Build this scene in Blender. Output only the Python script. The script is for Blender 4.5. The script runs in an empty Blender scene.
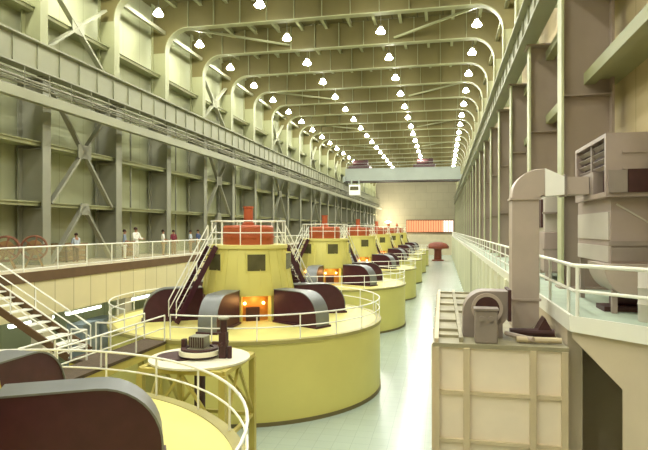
import bpy, bmesh, math, random
from mathutils import Vector, Matrix
random.seed(7)
sc = bpy.context.scene
COL = sc.collection
PI = math.pi
R = math.radians

# ---------------------------------------------------------------- materials
def lin(h):
    h = h.lstrip('#')
    c = [int(h[i:i + 2], 16) / 255 for i in (0, 2, 4)]
    return tuple(x / 12.92 if x <= .04045 else ((x + .055) / 1.055) ** 2.4 for x in c) + (1,)

def mat(name, hexcol, rough=.6, metal=0.0, vary=.10, scale=1.5, bump=0.0, bscale=30, hex2=None, spec=.4):
    m = bpy.data.materials.new(name); m.use_nodes = True
    nt = m.node_tree; b = nt.nodes['Principled BSDF']
    b.inputs['Roughness'].default_value = rough; b.inputs['Metallic'].default_value = metal
    b.inputs['Specular IOR Level'].default_value = spec
    tc = nt.nodes.new('ShaderNodeTexCoord')
    nz = nt.nodes.new('ShaderNodeTexNoise'); nz.inputs['Scale'].default_value = scale; nz.inputs['Detail'].default_value = 5
    nt.links.new(tc.outputs['Object'], nz.inputs['Vector'])
    c = lin(hexcol)
    d = lin(hex2) if hex2 else tuple(x * (1 - vary * 1.6) for x in c[:3]) + (1,)
    rp = nt.nodes.new('ShaderNodeValToRGB')
    rp.color_ramp.elements[0].position = .3; rp.color_ramp.elements[0].color = d
    rp.color_ramp.elements[1].position = .68; rp.color_ramp.elements[1].color = c
    nt.links.new(nz.outputs['Fac'], rp.inputs['Fac'])
    nt.links.new(rp.outputs['Color'], b.inputs['Base Color'])
    if bump:
        n2 = nt.nodes.new('ShaderNodeTexNoise'); n2.inputs['Scale'].default_value = bscale
        nt.links.new(tc.outputs['Object'], n2.inputs['Vector'])
        bp = nt.nodes.new('ShaderNodeBump'); bp.inputs['Strength'].default_value = bump; bp.inputs['Distance'].default_value = .02
        nt.links.new(n2.outputs['Fac'], bp.inputs['Height']); nt.links.new(bp.outputs['Normal'], b.inputs['Normal'])
    return m

def panel_mat(name, hexcol, hexjoint, axes, w, h, rough=.7, joint=.012, offset=0.0, vary=.08, spec=.3):
    """joint lines of sheet panels or tiles laid on world axes"""
    m = bpy.data.materials.new(name); m.use_nodes = True
    nt = m.node_tree; b = nt.nodes['Principled BSDF']
    b.inputs['Roughness'].default_value = rough; b.inputs['Specular IOR Level'].default_value = spec
    tc = nt.nodes.new('ShaderNodeTexCoord'); sp = nt.nodes.new('ShaderNodeSeparateXYZ'); cb = nt.nodes.new('ShaderNodeCombineXYZ')
    nt.links.new(tc.outputs['Object'], sp.inputs[0])
    nt.links.new(sp.outputs[axes[0]], cb.inputs[0]); nt.links.new(sp.outputs[axes[1]], cb.inputs[1])
    bk = nt.nodes.new('ShaderNodeTexBrick'); bk.offset = offset
    bk.inputs['Scale'].default_value = 1; bk.inputs['Brick Width'].default_value = w; bk.inputs['Row Height'].default_value = h
    bk.inputs['Mortar Size'].default_value = joint; bk.inputs['Mortar Smooth'].default_value = .2; bk.inputs['Bias'].default_value = 0
    c = lin(hexcol)
    bk.inputs['Color1'].default_value = c; bk.inputs['Color2'].default_value = tuple(x * (1 - vary) for x in c[:3]) + (1,)
    bk.inputs['Mortar'].default_value = lin(hexjoint)
    nt.links.new(cb.outputs[0], bk.inputs['Vector'])
    nz = nt.nodes.new('ShaderNodeTexNoise'); nz.inputs['Scale'].default_value = .5; nz.inputs['Detail'].default_value = 6
    nt.links.new(tc.outputs['Object'], nz.inputs['Vector'])
    mr = nt.nodes.new('ShaderNodeMapRange'); mr.inputs['To Min'].default_value = 1 - vary * 1.5; mr.inputs['To Max'].default_value = 1 + vary
    nt.links.new(nz.outputs['Fac'], mr.inputs['Value'])
    mx = nt.nodes.new('ShaderNodeMix'); mx.data_type = 'RGBA'; mx.blend_type = 'MULTIPLY'; mx.inputs['Factor'].default_value = 1
    nt.links.new(bk.outputs['Color'], mx.inputs['A']); nt.links.new(mr.outputs['Result'], mx.inputs['B'])
    nt.links.new(mx.outputs['Result'], b.inputs['Base Color'])
    return m

def emit(name, hexcol, strength):
    m = bpy.data.materials.new(name); m.use_nodes = True
    nt = m.node_tree; nt.nodes.clear()
    e = nt.nodes.new('ShaderNodeEmission'); e.inputs['Color'].default_value = lin(hexcol); e.inputs['Strength'].default_value = strength
    o = nt.nodes.new('ShaderNodeOutputMaterial'); nt.links.new(e.outputs[0], o.inputs[0])
    return m

def sheer(name, hexcol, fac):
    m = bpy.data.materials.new(name); m.use_nodes = True
    nt = m.node_tree; b = nt.nodes['Principled BSDF']
    b.inputs['Base Color'].default_value = lin(hexcol); b.inputs['Roughness'].default_value = .5
    t = nt.nodes.new('ShaderNodeBsdfTransparent'); mx = nt.nodes.new('ShaderNodeMixShader'); mx.inputs[0].default_value = fac
    o = nt.nodes['Material Output']
    nt.links.new(t.outputs[0], mx.inputs[1]); nt.links.new(b.outputs[0], mx.inputs[2]); nt.links.new(mx.outputs[0], o.inputs[0])
    return m

M = {}
M['yellow'] = mat('yellow_paint', '#d2ca76', .45, vary=.05, scale=.6)
M['deck'] = mat('deck_yellow', '#d8d080', .5, vary=.06, scale=1.2)
M['rim'] = mat('rim_grey', '#a39a5c', .5)
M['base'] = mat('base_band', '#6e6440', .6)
M['black'] = mat('maroon_black', '#46242f', .42, vary=.12, scale=4, spec=.35)
M['strip'] = mat('hood_grey', '#797c7d', .38, metal=.25, vary=.1)  # grey metal; light on the hood tops and ends is in the tone
M['orange'] = mat('orange_red', '#ab5632', .5, vary=.08)
M['core'] = mat('copper_core', '#c8904a', .5, vary=.15, scale=5)
M['darkglass'] = mat('dark_window', '#5a5638', .25, vary=.2)
M['steel'] = mat('steel_green_grey', '#8f8f7e', .55, vary=.08, scale=.7)
M['steel_r'] = mat('steel_warm_grey', '#a8998d', .55, vary=.08, scale=.7)
M['frame'] = mat('frame_olive', '#9d9f79', .55, vary=.08, scale=.5)
M['flange_lit'] = mat('flange_lit', '#b9bd98', .5, vary=.06, scale=.6)  # lit copy of the gallery column steel; flange brightness is in the colour
M['web'] = mat('web_olive', '#746c42', .6, vary=.1, scale=.5)
M['girder'] = mat('girder_cream', '#97987f', .55, vary=.08, scale=.5)
M['white'] = mat('white_pipe', '#ecece2', .35, vary=.03)
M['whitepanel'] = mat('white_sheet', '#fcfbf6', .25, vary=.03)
M['duct'] = mat('duct_beige', '#b9aa9e', .5, vary=.08, scale=1.5)
M['duct_d'] = mat('duct_dull', '#948880', .55, vary=.1, scale=2)
M['cabinet'] = mat('cabinet_taupe', '#a89890', .5, vary=.08, scale=1.2)
M['cabinet_l'] = mat('cabinet_pale', '#c4beb4', .5, vary=.06, scale=1.2)
M['machine'] = mat('machine_maroon', '#4a2c2c', .5, vary=.2, scale=5)
M['metal'] = mat('machined_metal', '#9a9888', .35, metal=.4, vary=.15, scale=6)
M['box'] = mat('tank_cream', '#f4e6d2', .6, vary=.08, scale=.9)
M['boxrib'] = mat('tank_rib', '#d2c2a2', .6, vary=.1, scale=1.5)
M['boxtop'] = mat('tank_top', '#a39c80', .6, vary=.18, scale=2.5)
M['stand'] = mat('stand_ochre', '#c4b560', .5, vary=.08)
M['tabletop'] = mat('table_white', '#e6e2cc', .35, vary=.03)
M['grating'] = mat('grating_brown', '#5a4a38', .7, vary=.2, scale=8, bump=.4, bscale=60)
M['fascia'] = mat('fascia_brown', '#6a5238', .7, vary=.12)
M['concrete'] = mat('concrete_pale', '#c9bfa4', .75, vary=.08, scale=.8, bump=.1)
M['conc_w'] = mat('concrete_warm', '#cdbfa6', .75, vary=.08, scale=.8, bump=.1)
M['galdeck'] = mat('gallery_green', '#b9c8b6', .5, vary=.1, scale=2)
M['galwall'] = panel_mat('gallery_wall', '#d6d6bc', '#a8a890', (1, 2), 1.5, 9, joint=.02)
M['reel'] = mat('reel_brown', '#8a5a42', .6, vary=.2, scale=6)
M['crate'] = mat('crate_brown', '#9c7c50', .7, vary=.2, scale=5)
M['rust'] = mat('rust_brown', '#8a4630', .6, vary=.18, scale=2)
M['blue'] = mat('blue_grey', '#8c9599', .45, vary=.08)
M['crane'] = mat('crane_blue_grey', '#949c92', .5, vary=.06, scale=.5)
M['lampcap'] = mat('lamp_cap', '#8f8c78', .5)
M['rubber'] = mat('cable_dark', '#4e463a', .6)
M['skin'] = mat('skin', '#a87c60', .6, vary=.03)
M['hair'] = mat('hair_dark', '#3a241c', .7)
for n, h in (('shirt_white', '#e8e8de'), ('shirt_blue', '#8f9cae'), ('shirt_maroon', '#7c3140'), ('shirt_navy', '#48567a'),
             ('cloth_white', '#dedccc'), ('cloth_tan', '#a58c66'), ('cloth_brown', '#6e5840'), ('shirt_pale', '#b9c4d0')):
    M[n] = mat(n, h, .8, vary=.06, scale=6)
M['wall'] = panel_mat('wall_panels', '#adb08f', '#86896c', (1, 2), 2.03, 30, joint=.018)
M['wall_w'] = panel_mat('wall_panels_warm', '#c9b894', '#9a8a68', (1, 2), 2.03, 30, joint=.018)
M['wall_end'] = panel_mat('wall_end', '#918c74', '#857f68', (0, 2), 3.1, 2.2, joint=.06, offset=.5)
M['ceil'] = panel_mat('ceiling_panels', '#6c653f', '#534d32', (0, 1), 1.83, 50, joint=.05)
M['floor'] = panel_mat('floor_tiles', '#aab9af', '#98a79d', (0, 1), .6, .6, rough=.22, joint=.008, vary=.05, spec=.6)
M['lamp'] = emit('lamp_glass', '#fffef0', 33)
M['lens'] = emit('lamp_lens', '#fffef0', 145)
M['bulb'] = emit('orange_bulb', '#ffb868', 8)
M['tube'] = emit('tube_light', '#f4fff0', 4)
M['glow'] = emit('backlit_orange', '#f29a6a', .62)
M['glow_w'] = emit('backlit_white', '#ffe4cc', .8)
M['flood'] = emit('flood_glass', '#fff2dc', 190)
M['sheer'] = sheer('wire_mesh_panel', '#d9d9b4', .13)
M['glass'] = sheer('thin_glass', '#d9e0c8', .25)

# ---------------------------------------------------------------- mesh builder
class MB:
    def __init__(s): s.V = []; s.F = []
    def add(s, vs, fs):
        b = len(s.V); s.V += [tuple(v) for v in vs]; s.F += [tuple(i + b for i in f) for f in fs]; return s
    def box(s, x0, y0, z0, x1, y1, z1):
        return s.add([(x0, y0, z0), (x1, y0, z0), (x1, y1, z0), (x0, y1, z0), (x0, y0, z1), (x1, y0, z1), (x1, y1, z1), (x0, y1, z1)],
                     [(0, 3, 2, 1), (4, 5, 6, 7), (0, 1, 5, 4), (1, 2, 6, 5), (2, 3, 7, 6), (3, 0, 4, 7)])
    def bar(s, p, q, w, h, up=(0, 0, 1)):
        p = Vector(p); q = Vector(q); d = (q - p).normalized(); u = Vector(up)
        a = d.cross(u)
        if a.length < 1e-4: a = d.cross(Vector((1, 0, 0)))
        a.normalize(); b = a.cross(d).normalized(); a *= w / 2; b *= h / 2
        return s.add([p - a - b, p + a - b, p + a + b, p - a + b, q - a - b, q + a - b, q + a + b, q - a + b],
                     [(0, 3, 2, 1), (4, 5, 6, 7), (0, 1, 5, 4), (1, 2, 6, 5), (2, 3, 7, 6), (3, 0, 4, 7)])
    def tube(s, pts, r, n=8, closed=False):
        P = [Vector(p) for p in pts]; N = len(P); vs = []
        up = Vector((0, 0, 1))
        for i, p in enumerate(P):
            if closed: d = P[(i + 1) % N] - P[i - 1]
            else: d = P[min(i + 1, N - 1)] - P[max(i - 1, 0)]
            d.normalize()
            a = d.cross(up)
            if a.length < .05: a = d.cross(Vector((0, 1, 0)))
            a.normalize(); b = a.cross(d)
            for k in range(n):
                t = 2 * PI * k / n
                vs.append(p + a * (r * math.cos(t)) + b * (r * math.sin(t)))
        fs = []
        for i in range(N if closed else N - 1):
            j = (i + 1) % N
            for k in range(n):
                l = (k + 1) % n
                fs.append((i * n + k, i * n + l, j * n + l, j * n + k))
        if not closed:
            fs.append(tuple(range(n))[::-1]); fs.append(tuple((N - 1) * n + k for k in range(n)))
        return s.add(vs, fs)
    def lathe(s, prof, n=32, c=(0, 0, 0), a0=0, a1=2 * PI):
        full = abs(a1 - a0 - 2 * PI) < 1e-6; m = n if full else n + 1; K = len(prof); vs = []; fs = []
        for i in range(m):
            t = a0 + (a1 - a0) * i / n
            for (r, z) in prof: vs.append((c[0] + r * math.cos(t), c[1] + r * math.sin(t), c[2] + z))
        for i in range(n):
            j = (i + 1) % m
            for k in range(K - 1): fs.append((i * K + k, j * K + k, j * K + k + 1, i * K + k + 1))
        return s.add(vs, fs)
    def ring(s, r0, r1, z0, z1, n=48, c=(0, 0, 0)):
        return s.lathe([(r0, z0), (r1, z0), (r1, z1), (r0, z1), (r0, z0)], n, c)
    def disc(s, r, z0, z1, n=48, c=(0, 0, 0)):
        vs = [(c[0] + r * math.cos(2 * PI * i / n), c[1] + r * math.sin(2 * PI * i / n), c[2] + z) for z in (z0, z1) for i in range(n)]
        return s.add(vs, [tuple(range(n))[::-1], tuple(range(n, 2 * n))] + [(i, (i + 1) % n, n + (i + 1) % n, n + i) for i in range(n)])
    def prism(s, poly, o, u, v, w):
        """poly in (u,v) from o, extruded along vector w"""
        o, u, v, w = Vector(o), Vector(u), Vector(v), Vector(w); n = len(poly)
        a = [o + u * p[0] + v * p[1] for p in poly]
        return s.add(a + [p + w for p in a], [tuple(range(n))[::-1], tuple(range(n, 2 * n))] + [(i, (i + 1) % n, n + (i + 1) % n, n + i) for i in range(n)])
    def build(s, name, m, parent=None, smooth=True, bevel=0, world=False):
        me = bpy.data.meshes.new(name)
        V = s.V
        if world and parent is not None:
            o = ORG.get(parent.name, (0, 0, 0)); V = [(x - o[0], y - o[1], z - o[2]) for x, y, z in V]
        me.from_pydata(V, [], s.F)
        bm = bmesh.new(); bm.from_mesh(me)
        bmesh.ops.delete(bm, geom=[v for v in bm.verts if not v.link_faces], context='VERTS')
        bmesh.ops.remove_doubles(bm, verts=bm.verts, dist=1e-5)
        bmesh.ops.recalc_face_normals(bm, faces=bm.faces); bm.to_mesh(me); bm.free()
        if smooth: me.shade_smooth(); me.set_sharp_from_angle(angle=R(35))
        me.materials.append(m)
        ob = bpy.data.objects.new(name, me); COL.objects.link(ob)
        if parent is not None: ob.parent = parent
        if bevel:
            bv = ob.modifiers.new('edge', 'BEVEL'); bv.width = bevel; bv.segments = 2; bv.limit_method = 'ANGLE'; bv.angle_limit = R(50)
        return ob

ORG = {}
def tag(o, label, cat, group=None):
    o['label'] = label; o['category'] = cat; o['kind'] = 'thing'
    if group: o['group'] = group
    return o
def thing(name, label, cat, loc=(0, 0, 0), rz=0, group=None):
    o = bpy.data.objects.new(name, None); COL.objects.link(o)
    o.location = loc; o.rotation_euler = (0, 0, rz); o.empty_display_size = .3
    ORG[o.name] = loc
    return tag(o, label, cat, group)
def struct(ob): ob['kind'] = 'structure'; return ob
def lab(o, s): o['label'] = s; return o
KIDS = {}
def copy_tree(o, loc=None, label=None, group=None, rz=None):
    def rec(src, par):
        c = src.copy(); COL.objects.link(c)
        if par is not None: c.parent = par
        for ch in src.children: rec(ch, c)
        return c
    c = rec(o, None)
    if loc is not None: c.location = loc; ORG[c.name] = loc
    if rz is not None: c.rotation_euler = (0, 0, rz)
    if label: c['label'] = label
    if group: c['group'] = group
    return c
ORD = ['nearest', 'second', 'third', 'fourth', 'fifth', 'sixth', 'seventh', 'eighth', 'ninth', 'tenth', 'eleventh', 'twelfth', 'thirteenth',
       'fourteenth', 'fifteenth', 'sixteenth', 'seventeenth', 'eighteenth', 'nineteenth', 'twentieth', 'twenty-first', 'twenty-second',
       'twenty-third', 'twenty-fourth', 'twenty-fifth', 'twenty-sixth', 'twenty-seventh']

# ---------------------------------------------------------------- setting
CAM_Z = 7.2
Y0, Y1 = -9.0, 163.0
BAY = 6.1
XL, XR = -20.1, 5.0
ZC = 22.8
GF = 5.5          # gallery / balcony floor

struct(MB().box(XL - .3, Y0, -.3, XR + .3, Y1, 0).build('floor', M['floor']))
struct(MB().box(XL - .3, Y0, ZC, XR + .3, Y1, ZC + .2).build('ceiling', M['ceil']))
struct(MB().box(XL - .3, Y0, 0, XL, Y1, ZC).build('wall_left', M['wall']))
struct(MB().box(XR, Y0, 0, XR + .3, Y1, ZC).build('wall_right', M['wall_w']))
struct(MB().box(XL - .3, Y1, 0, XR + .3, Y1 + .3, ZC).build('wall_far', M['wall_end']))
struct(MB().box(XL - .3, Y0 - .3, 0, XR + .3, Y0, ZC).build('wall_bounce', M['concrete']))  # unseen pale wall, set close to bounce light down the hall

# balcony along the left wall
XB = -16.0
bal = struct(MB().box(XL, Y0, GF - .12, XB, Y1, GF).build('floor_balcony', M['concrete']))
struct(MB().box(XB - .3, Y0, GF - .42, XB + .04, Y1, GF - .003).build('trim_1', M['fascia']))
BW = panel_mat('balcony_wall', '#ddd3aa', '#a89c78', (1, 2), 1.22, 12, joint=.022)
struct(MB().box(XB - .28, Y0, 3.65, XB, Y1, GF - .42).build('wall_balcony', BW))
# supports below the balcony
b = MB()
for k in range(-2, 24):
    y = 23.4 + BAY * k + 3.05
    b.box(XB - .6, y - .3, 0, XB - .05, y + .3, 3.65)
struct(b.build('trim_2', M['concrete']))
# girts of the left wall
n = 3
for x0, x1, z in ((-19.1, -18.8, 8.4), (-19.1, -18.8, 11.25), (-19.5, -19.2, 17.75)):
    struct(MB().box(x0, Y0, z - .11, x1, Y1, z + .11).box(x1 - .02, Y0, z + .05, x1 + .1, Y1, z + .11).box(XL, Y0, z - .03, x0, Y1, z + .03)
           .build('trim_%d' % n, M['frame'])); n += 1
for x0, x1, z in ((3.95, 4.25, 8.4), (3.95, 4.25, 11.5), (3.95, 4.25, 14.0), (4.2, 4.5, 17.75)):
    struct(MB().box(x0, Y0, z - .16, x1, Y1, z + .16).box(x1, Y0, z - .03, XR, Y1, z + .03).build('trim_%d' % n, M['frame'])); n += 1
# eave struts in the frame corners
for x in (-18.85, 3.75):
    struct(MB().box(x - .1, Y0, 20.6, x + .1, Y1, 20.85).build('trim_%d' % n, M['girder'])); n += 1
# roof purlins
for i in range(12):
    x = -18.0 + i * 1.87
    struct(MB().box(x - .05, Y0, ZC - .38, x + .05, Y1, ZC).box(x - .11, Y0, ZC - .40, x + .11, Y1, ZC - .36).build('trim_%d' % n, M['frame'])); n += 1

# gallery along the right wall
gp = [(2.4, Y1), (2.4, 11.45), (5.0, 8.66), (5.0, Y1)]
struct(MB().prism(gp, (0, 0, 5.3), (1, 0, 0), (0, 1, 0), (0, 0, .2)).build('floor_gallery', M['galdeck']))
struct(MB().box(2.4, 21.3, 0, 2.7, Y1, 5.3).build('wall_gallery', M['galwall']))
b = MB()
for k in range(46):
    y = 22.2 + k * 3.05
    b.box(2.28, y - .14, 0, 2.4, y + .14, 5.3)
struct(b.build('trim_%d' % n, M['galwall'])); n += 1
struct(MB().box(2.42, 11.9, 0, 2.7, 21.3, 5.3).build('wall_recess', M['conc_w']))
struct(MB().box(2.7, 13.6, 0, 5.0, 13.8, 5.3).build('wall_passage', M['conc_w']))
# diagonal haunched wall below the gallery's cut corner
dv = Vector((.6816, -.7317, 0)); nv = Vector((.7317, .6816, 0))
struct(MB().prism([(.0, 5.3), (.0, 5.12), (.99, 4.37), (.99, 0), (3.8, 0), (3.8, 5.3)], (2.42, 11.47, 0), dv, (0, 0, 1), nv * .3).build('wall_diagonal', M['conc_w']))
# white toe plate on the gallery edge
b = MB().bar((2.39, 11.42, 5.4), tuple(Vector((2.39, 11.42, 5.4)) + dv * 3.8), .06, .3)
b.box(2.36, 11.44, 5.25, 2.42, Y1, 5.56)
struct(b.build('trim_%d' % n, M['white'])); n += 1

# far end: pale parapet, raised floor and backlit glazing
struct(MB().box(-16.0, 158.6, 0, 2.4, 159.0, 5.6).build('wall_parapet', M['concrete']))
struct(MB().box(-16.0, 159.0, 5.3, 2.4, Y1, 5.6).build('floor_landing', M['concrete']))
wf = MB().box(-10.4, Y1 - .25, 6.1, 2.9, Y1 - .15, 6.4).box(-10.4, Y1 - .25, 9.6, 2.9, Y1 - .15, 9.9)
for i in range(20):
    x = -10.4 + i * .695
    wf.box(x, Y1 - .26, 6.1, x + .14, Y1 - .14, 9.9)
win = struct(wf.build('window_1', M['fascia']))
MB().box(-10.4, Y1 - .12, 6.2, .0, Y1 - .06, 9.8).build('pane', M['glow'], win)
lab(MB().box(.0, Y1 - .12, 6.2, 2.9, Y1 - .06, 9.8).build('pane', M['glow_w'], win), 'brighter whitish pane')

# ---------------------------------------------------------------- columns, girders, frames
colY = [23.4 + BAY * k for k in range(23)]
def column(xf, sgn, y, name, label, m, group, fm=None):
    t = thing(name, label, 'column', (xf, y, GF), 0, group)
    h = 14.4 - GF
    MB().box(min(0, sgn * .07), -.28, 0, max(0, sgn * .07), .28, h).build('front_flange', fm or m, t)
    MB().box(min(sgn * .07, sgn * 1.33), -.02, 0, max(sgn * .07, sgn * 1.33), .02, h).build('web', m, t)
    MB().box(min(sgn * 1.33, sgn * 1.4), -.28, 0, max(sgn * 1.33, sgn * 1.4), .28, h).build('rear_flange', m, t)
    for z in (2.9 - .25, 5.75 - .25): MB().box(min(sgn * .07, sgn * 1.33), -.24, z, max(sgn * .07, sgn * 1.33), .24, z + .04).build('stiffener', m, t)
    MB().box(min(-sgn * .06, sgn * 1.46), -.36, 0, max(-sgn * .06, sgn * 1.46), .36, .05).build('base_plate', m, t)
    MB().box(min(-sgn * .1, sgn * 1.46), -.4, h - .06, max(-sgn * .1, sgn * 1.46), .4, h).build('cap_plate', m, t)
    return t
cl = column(-18.5, -1, colY[0], 'steel_column', '', M['steel'], 'left wall columns')
cr = column(3.3, 1, 17.3, 'steel_column', '', M['steel_r'], 'right wall columns', M['flange_lit'])
cl['label'] = 'grey-green steel column behind balcony, nearest of the row, beside the two reels'
for i, y in enumerate(colY[1:], 1):
    copy_tree(cl, (-18.5, y, GF), 'grey-green steel column behind the balcony railing, %s in its row from the reels' % ORD[i])
cr['label'] = 'warm grey steel column behind the louvred cabinet, nearest of the gallery row'
for i, y in enumerate(colY, 1):
    copy_tree(cr, (3.3, y, GF), 'warm grey steel column standing on the gallery, %s in its row from the louvred cabinet' % ORD[i])

# slim studs in the middle of the unbraced bays
i = 0
for k in range(22):
    if k % 3 == 0: continue
    t = thing('wall_stud', 'slim upright steel stud between balcony columns, %s of its kind from the reels' % ORD[i], 'stud', (-19.3, 23.4 + BAY * (k + .42), GF), 0, 'wall studs'); i += 1
    MB().box(-.04, -.05, 0, .04, .05, 8.9).build('stud_bar', M['steel'], t)
    MB().box(-.06, -.12, 0, .06, .12, .04).build('foot_plate', M['steel'], t)
# runway girders with crane rails
def runway(x, sgn, label, m):
    t = thing('crane_girder', label, 'crane girder', (x, 20, 14.4))
    ys = []
    y = -28.0
    while y < Y1 - 21: ys.append(y); y += 1.525
    side = [(-.03, -35)] + [p for y in ys for p in ((-.03, y - .02), (-.1, y - .02), (-.1, y + .02), (-.03, y + .02))] + [(-.03, Y1 - 20)]
    vs = [(x, y, z) for x, y in side for z in (.08, 1.32)] + [(-x, y, z) for x, y in side for z in (.08, 1.32)]
    N2 = len(side); fs = [(2 * i + o, 2 * i + 2 + o, 2 * i + 3 + o, 2 * i + 1 + o) for o in (0, 2 * N2) for i in range(N2 - 1)]
    fs += [(0, 1, 2 * N2 + 1, 2 * N2), (2 * N2 - 2, 2 * N2 - 1, 4 * N2 - 1, 4 * N2 - 2)]
    MB().add(vs, fs).build('ribbed_web', m, t, smooth=False)
    MB().box(-.3, -29, 1.32, .3, Y1 - 20, 1.4).build('top_flange', m, t)
    MB().box(-.3, -29, 0, .3, Y1 - 20, .08).build('bottom_flange', m, t)
    MB().box(-.05, -29, 1.4, .05, Y1 - 20, 1.52).build('rail', M['rubber'], t)
    return t
runway(-18.35, -1, 'long cream crane girder with stiffener ribs above the balcony columns', M['girder'])
runway(3.25, 1, 'long crane girder carried on the gallery columns, seen from below', M['girder'])

# service walkway hung on the left girder
t = thing('service_walkway', 'narrow service walkway with pipes running below the crane girder over the balcony', 'walkway', (-17.6, 20, 13.0))
MB().box(-.55, -24, -.12, .35, Y1 - 21, 0).build('deck', M['girder'], t)
MB().box(.3, -24, -.3, .36, Y1 - 21, .12).build('toe_board', M['girder'], t)
for z, r in ((.45, .022), (.8, .022), (1.12, .03)): MB().tube([(.3, -24, z), (.3, Y1 - 21, z)], r, 6).build('rail', M['steel'], t)
for i in range(90):
    MB().tube([(.3, -1 + i * 1.525, 0), (.3, -1 + i * 1.525, 1.12)], .022, 6).build('post', M['steel'], t)
for k, (x, z, r) in enumerate(((-.3, .3, .07), (-.3, .55, .05), (-.3, .78, .06), (-.3, 1.02, .04))):
    MB().tube([(x, -24, z), (x, Y1 - 21, z)], r, 8).build('conduit', M['lampcap'], t)

# portal frames
def arcpts(cx, cz, r, a0, a1, n=8):
    return [(cx + r * math.cos(a0 + (a1 - a0) * i / n), cz + r * math.sin(a0 + (a1 - a0) * i / n)) for i in range(n + 1)]
def portal(y, label):
    t = thing('portal_frame', label, 'roof frame', (-7.7, y, 15.9), 0, 'roof frames')
    xl, xr, zb, zt = -11.0, 11.3, 5.05, 6.86
    rr = 1.6
    inn = [(xl, 0)] + arcpts(xl + rr, zb - rr, rr, PI, PI / 2) + arcpts(xr - rr, zb - rr, rr, PI / 2, 0) + [(xr, 0)]
    out = [(xl - 1, 0)]
    for (x, z) in inn[1:10]: out.append((xl - 1, zb - rr + (z - (zb - rr)) / rr * (zt - zb + rr)) if x < xl + .6 * rr else (x - 1 * (1 - (x - xl) / rr), zt))
    for (x, z) in inn[10:19]: out.append((xr + 1, zb - rr + (z - (zb - rr)) / rr * (zt - zb + rr)) if x > xr - .6 * rr else (x + 1 * (1 - (xr - x) / rr), zt))
    out.append((xr + 1, 0))
    K = len(inn); th = .025
    vs = [(x, -th, z) for x, z in inn] + [(x, -th, z) for x, z in out] + [(x, th, z) for x, z in inn] + [(x, th, z) for x, z in out]
    fs = []
    for i in range(K - 1):
        fs += [(i, i + 1, K + i + 1, K + i), (2 * K + i, 3 * K + i, 3 * K + i + 1, 2 * K + i + 1)]
    MB().add(vs, fs[2:-2]).build('beam_web', M['web'], t, smooth=False)
    for f in (fs[:2], fs[-2:]): MB().add(vs, f).build('column_web', M['frame'], t, smooth=False)
    # inner flange band
    vs = []; fs = []
    for i, (x, z) in enumerate(inn):
        a = Vector(inn[max(i - 1, 0)]); c = Vector(inn[min(i + 1, K - 1)]); d = (c - a).normalized(); nx, nz = d.y, -d.x
        for yy in (-.26, .26):
            vs.append((x, yy, z)); vs.append((x + nx * .06, yy, z + nz * .06))
    for i in range(K - 1):
        o, p = 4 * i, 4 * i + 4
        fs += [(o, o + 2, p + 2, p), (o + 1, p + 1, p + 3, o + 3), (o, p, p + 1, o + 1), (o + 2, o + 3, p + 3, p + 2)]
    fs += [(0, 1, 3, 2), (4 * K - 4, 4 * K - 2, 4 * K - 1, 4 * K - 3)]
    MB().add(vs, fs).build('inner_flange', M['frame'], t)
    for i in range(11):
        x = -9.35 + i * 1.87
        MB().box(x - .02, -.2, zb + .005, x + .02, .2, zt).build('stiffener', M['frame'], t)
    for x in (xl - 1, xr + 1):
        MB().box(x - .03, -.24, 0, x + .03, .24, zt).build('rear_flange', M['frame'], t)
    return t
p0 = portal(29.5, 'olive steel roof frame with rounded corners, nearest across the ceiling')
for i, y in enumerate([29.5 + BAY * k for k in range(1, 22)], 1):
    copy_tree(p0, (-7.7, y, 15.9), 'olive steel roof frame with rounded corners, %s across the ceiling from the near end' % ORD[i])
# frames above the viewer, needed only where the lamps light them
copy_tree(p0, (-7.7, 23.4, 15.9), 'olive steel roof frame overhead, before the nearest visible one')

# wall cross braces in every third bay
def wall_brace(xa, y, s, label, low=True):
    t = thing('cross_brace', label, 'cross brace', (xa, y, GF), 0)
    L = BAY - 1.0; h0 = .5
    if low:   # X from girt to girder, V below
        MB().bar((0, h0, 2.95), (0, h0 + L, 8.6), .12, .26, (1, 0, 0)).build('diagonal', M['steel'], t)
        MB().bar((.0, h0 + L, 2.95), (.0, h0, 8.6), .12, .26, (1, 0, 0)).build('diagonal', M['steel'], t)
        MB().bar((0, BAY / 2, 2.9), (0, h0, -.0), .12, .26, (1, 0, 0)).build('diagonal', M['steel'], t)
        MB().bar((0, BAY / 2, 2.9), (0, h0 + L, -.0), .12, .26, (1, 0, 0)).build('diagonal', M['steel'], t)
        MB().prism([(-.55, -.35), (.55, -.35), (.55, .35), (-.55, .35)], (.08, BAY / 2, 5.78), (0, 1, 0), (0, 0, 1), (.05, 0, 0)).build('gusset_plate', M['steel'], t)
        MB().prism([(-.5, -.4), (.5, -.4), (.3, .2), (-.3, .2)], (.08, BAY / 2, 2.85), (0, 1, 0), (0, 0, 1), (.05, 0, 0)).build('gusset_plate', M['steel'], t)
    else:
        MB().bar((0, h0, 10.5), (0, h0 + L, 14.3), .12, .3, (1, 0, 0)).build('diagonal', M['girder'], t)
        MB().bar((0, h0 + L, 10.5), (0, h0, 14.3), .12, .3, (1, 0, 0)).build('diagonal', M['girder'], t)
        MB().prism([(-.5, -.35), (.5, -.35), (.5, .35), (-.5, .35)], (.08, BAY / 2, 12.4), (0, 1, 0), (0, 0, 1), (.05, 0, 0)).build('gusset_plate', M['girder'], t)
    return t
bl = wall_brace(-18.72, 23.4, 1, 'steel cross brace between the first two balcony columns beside the reels')
bu = wall_brace(-19.1, 23.4, 1, 'star-shaped steel brace above the crane girder, nearest on the upper wall', False)
br = wall_brace(4.4, 23.4, 1, 'steel cross brace between gallery columns, nearest of its row')
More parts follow.
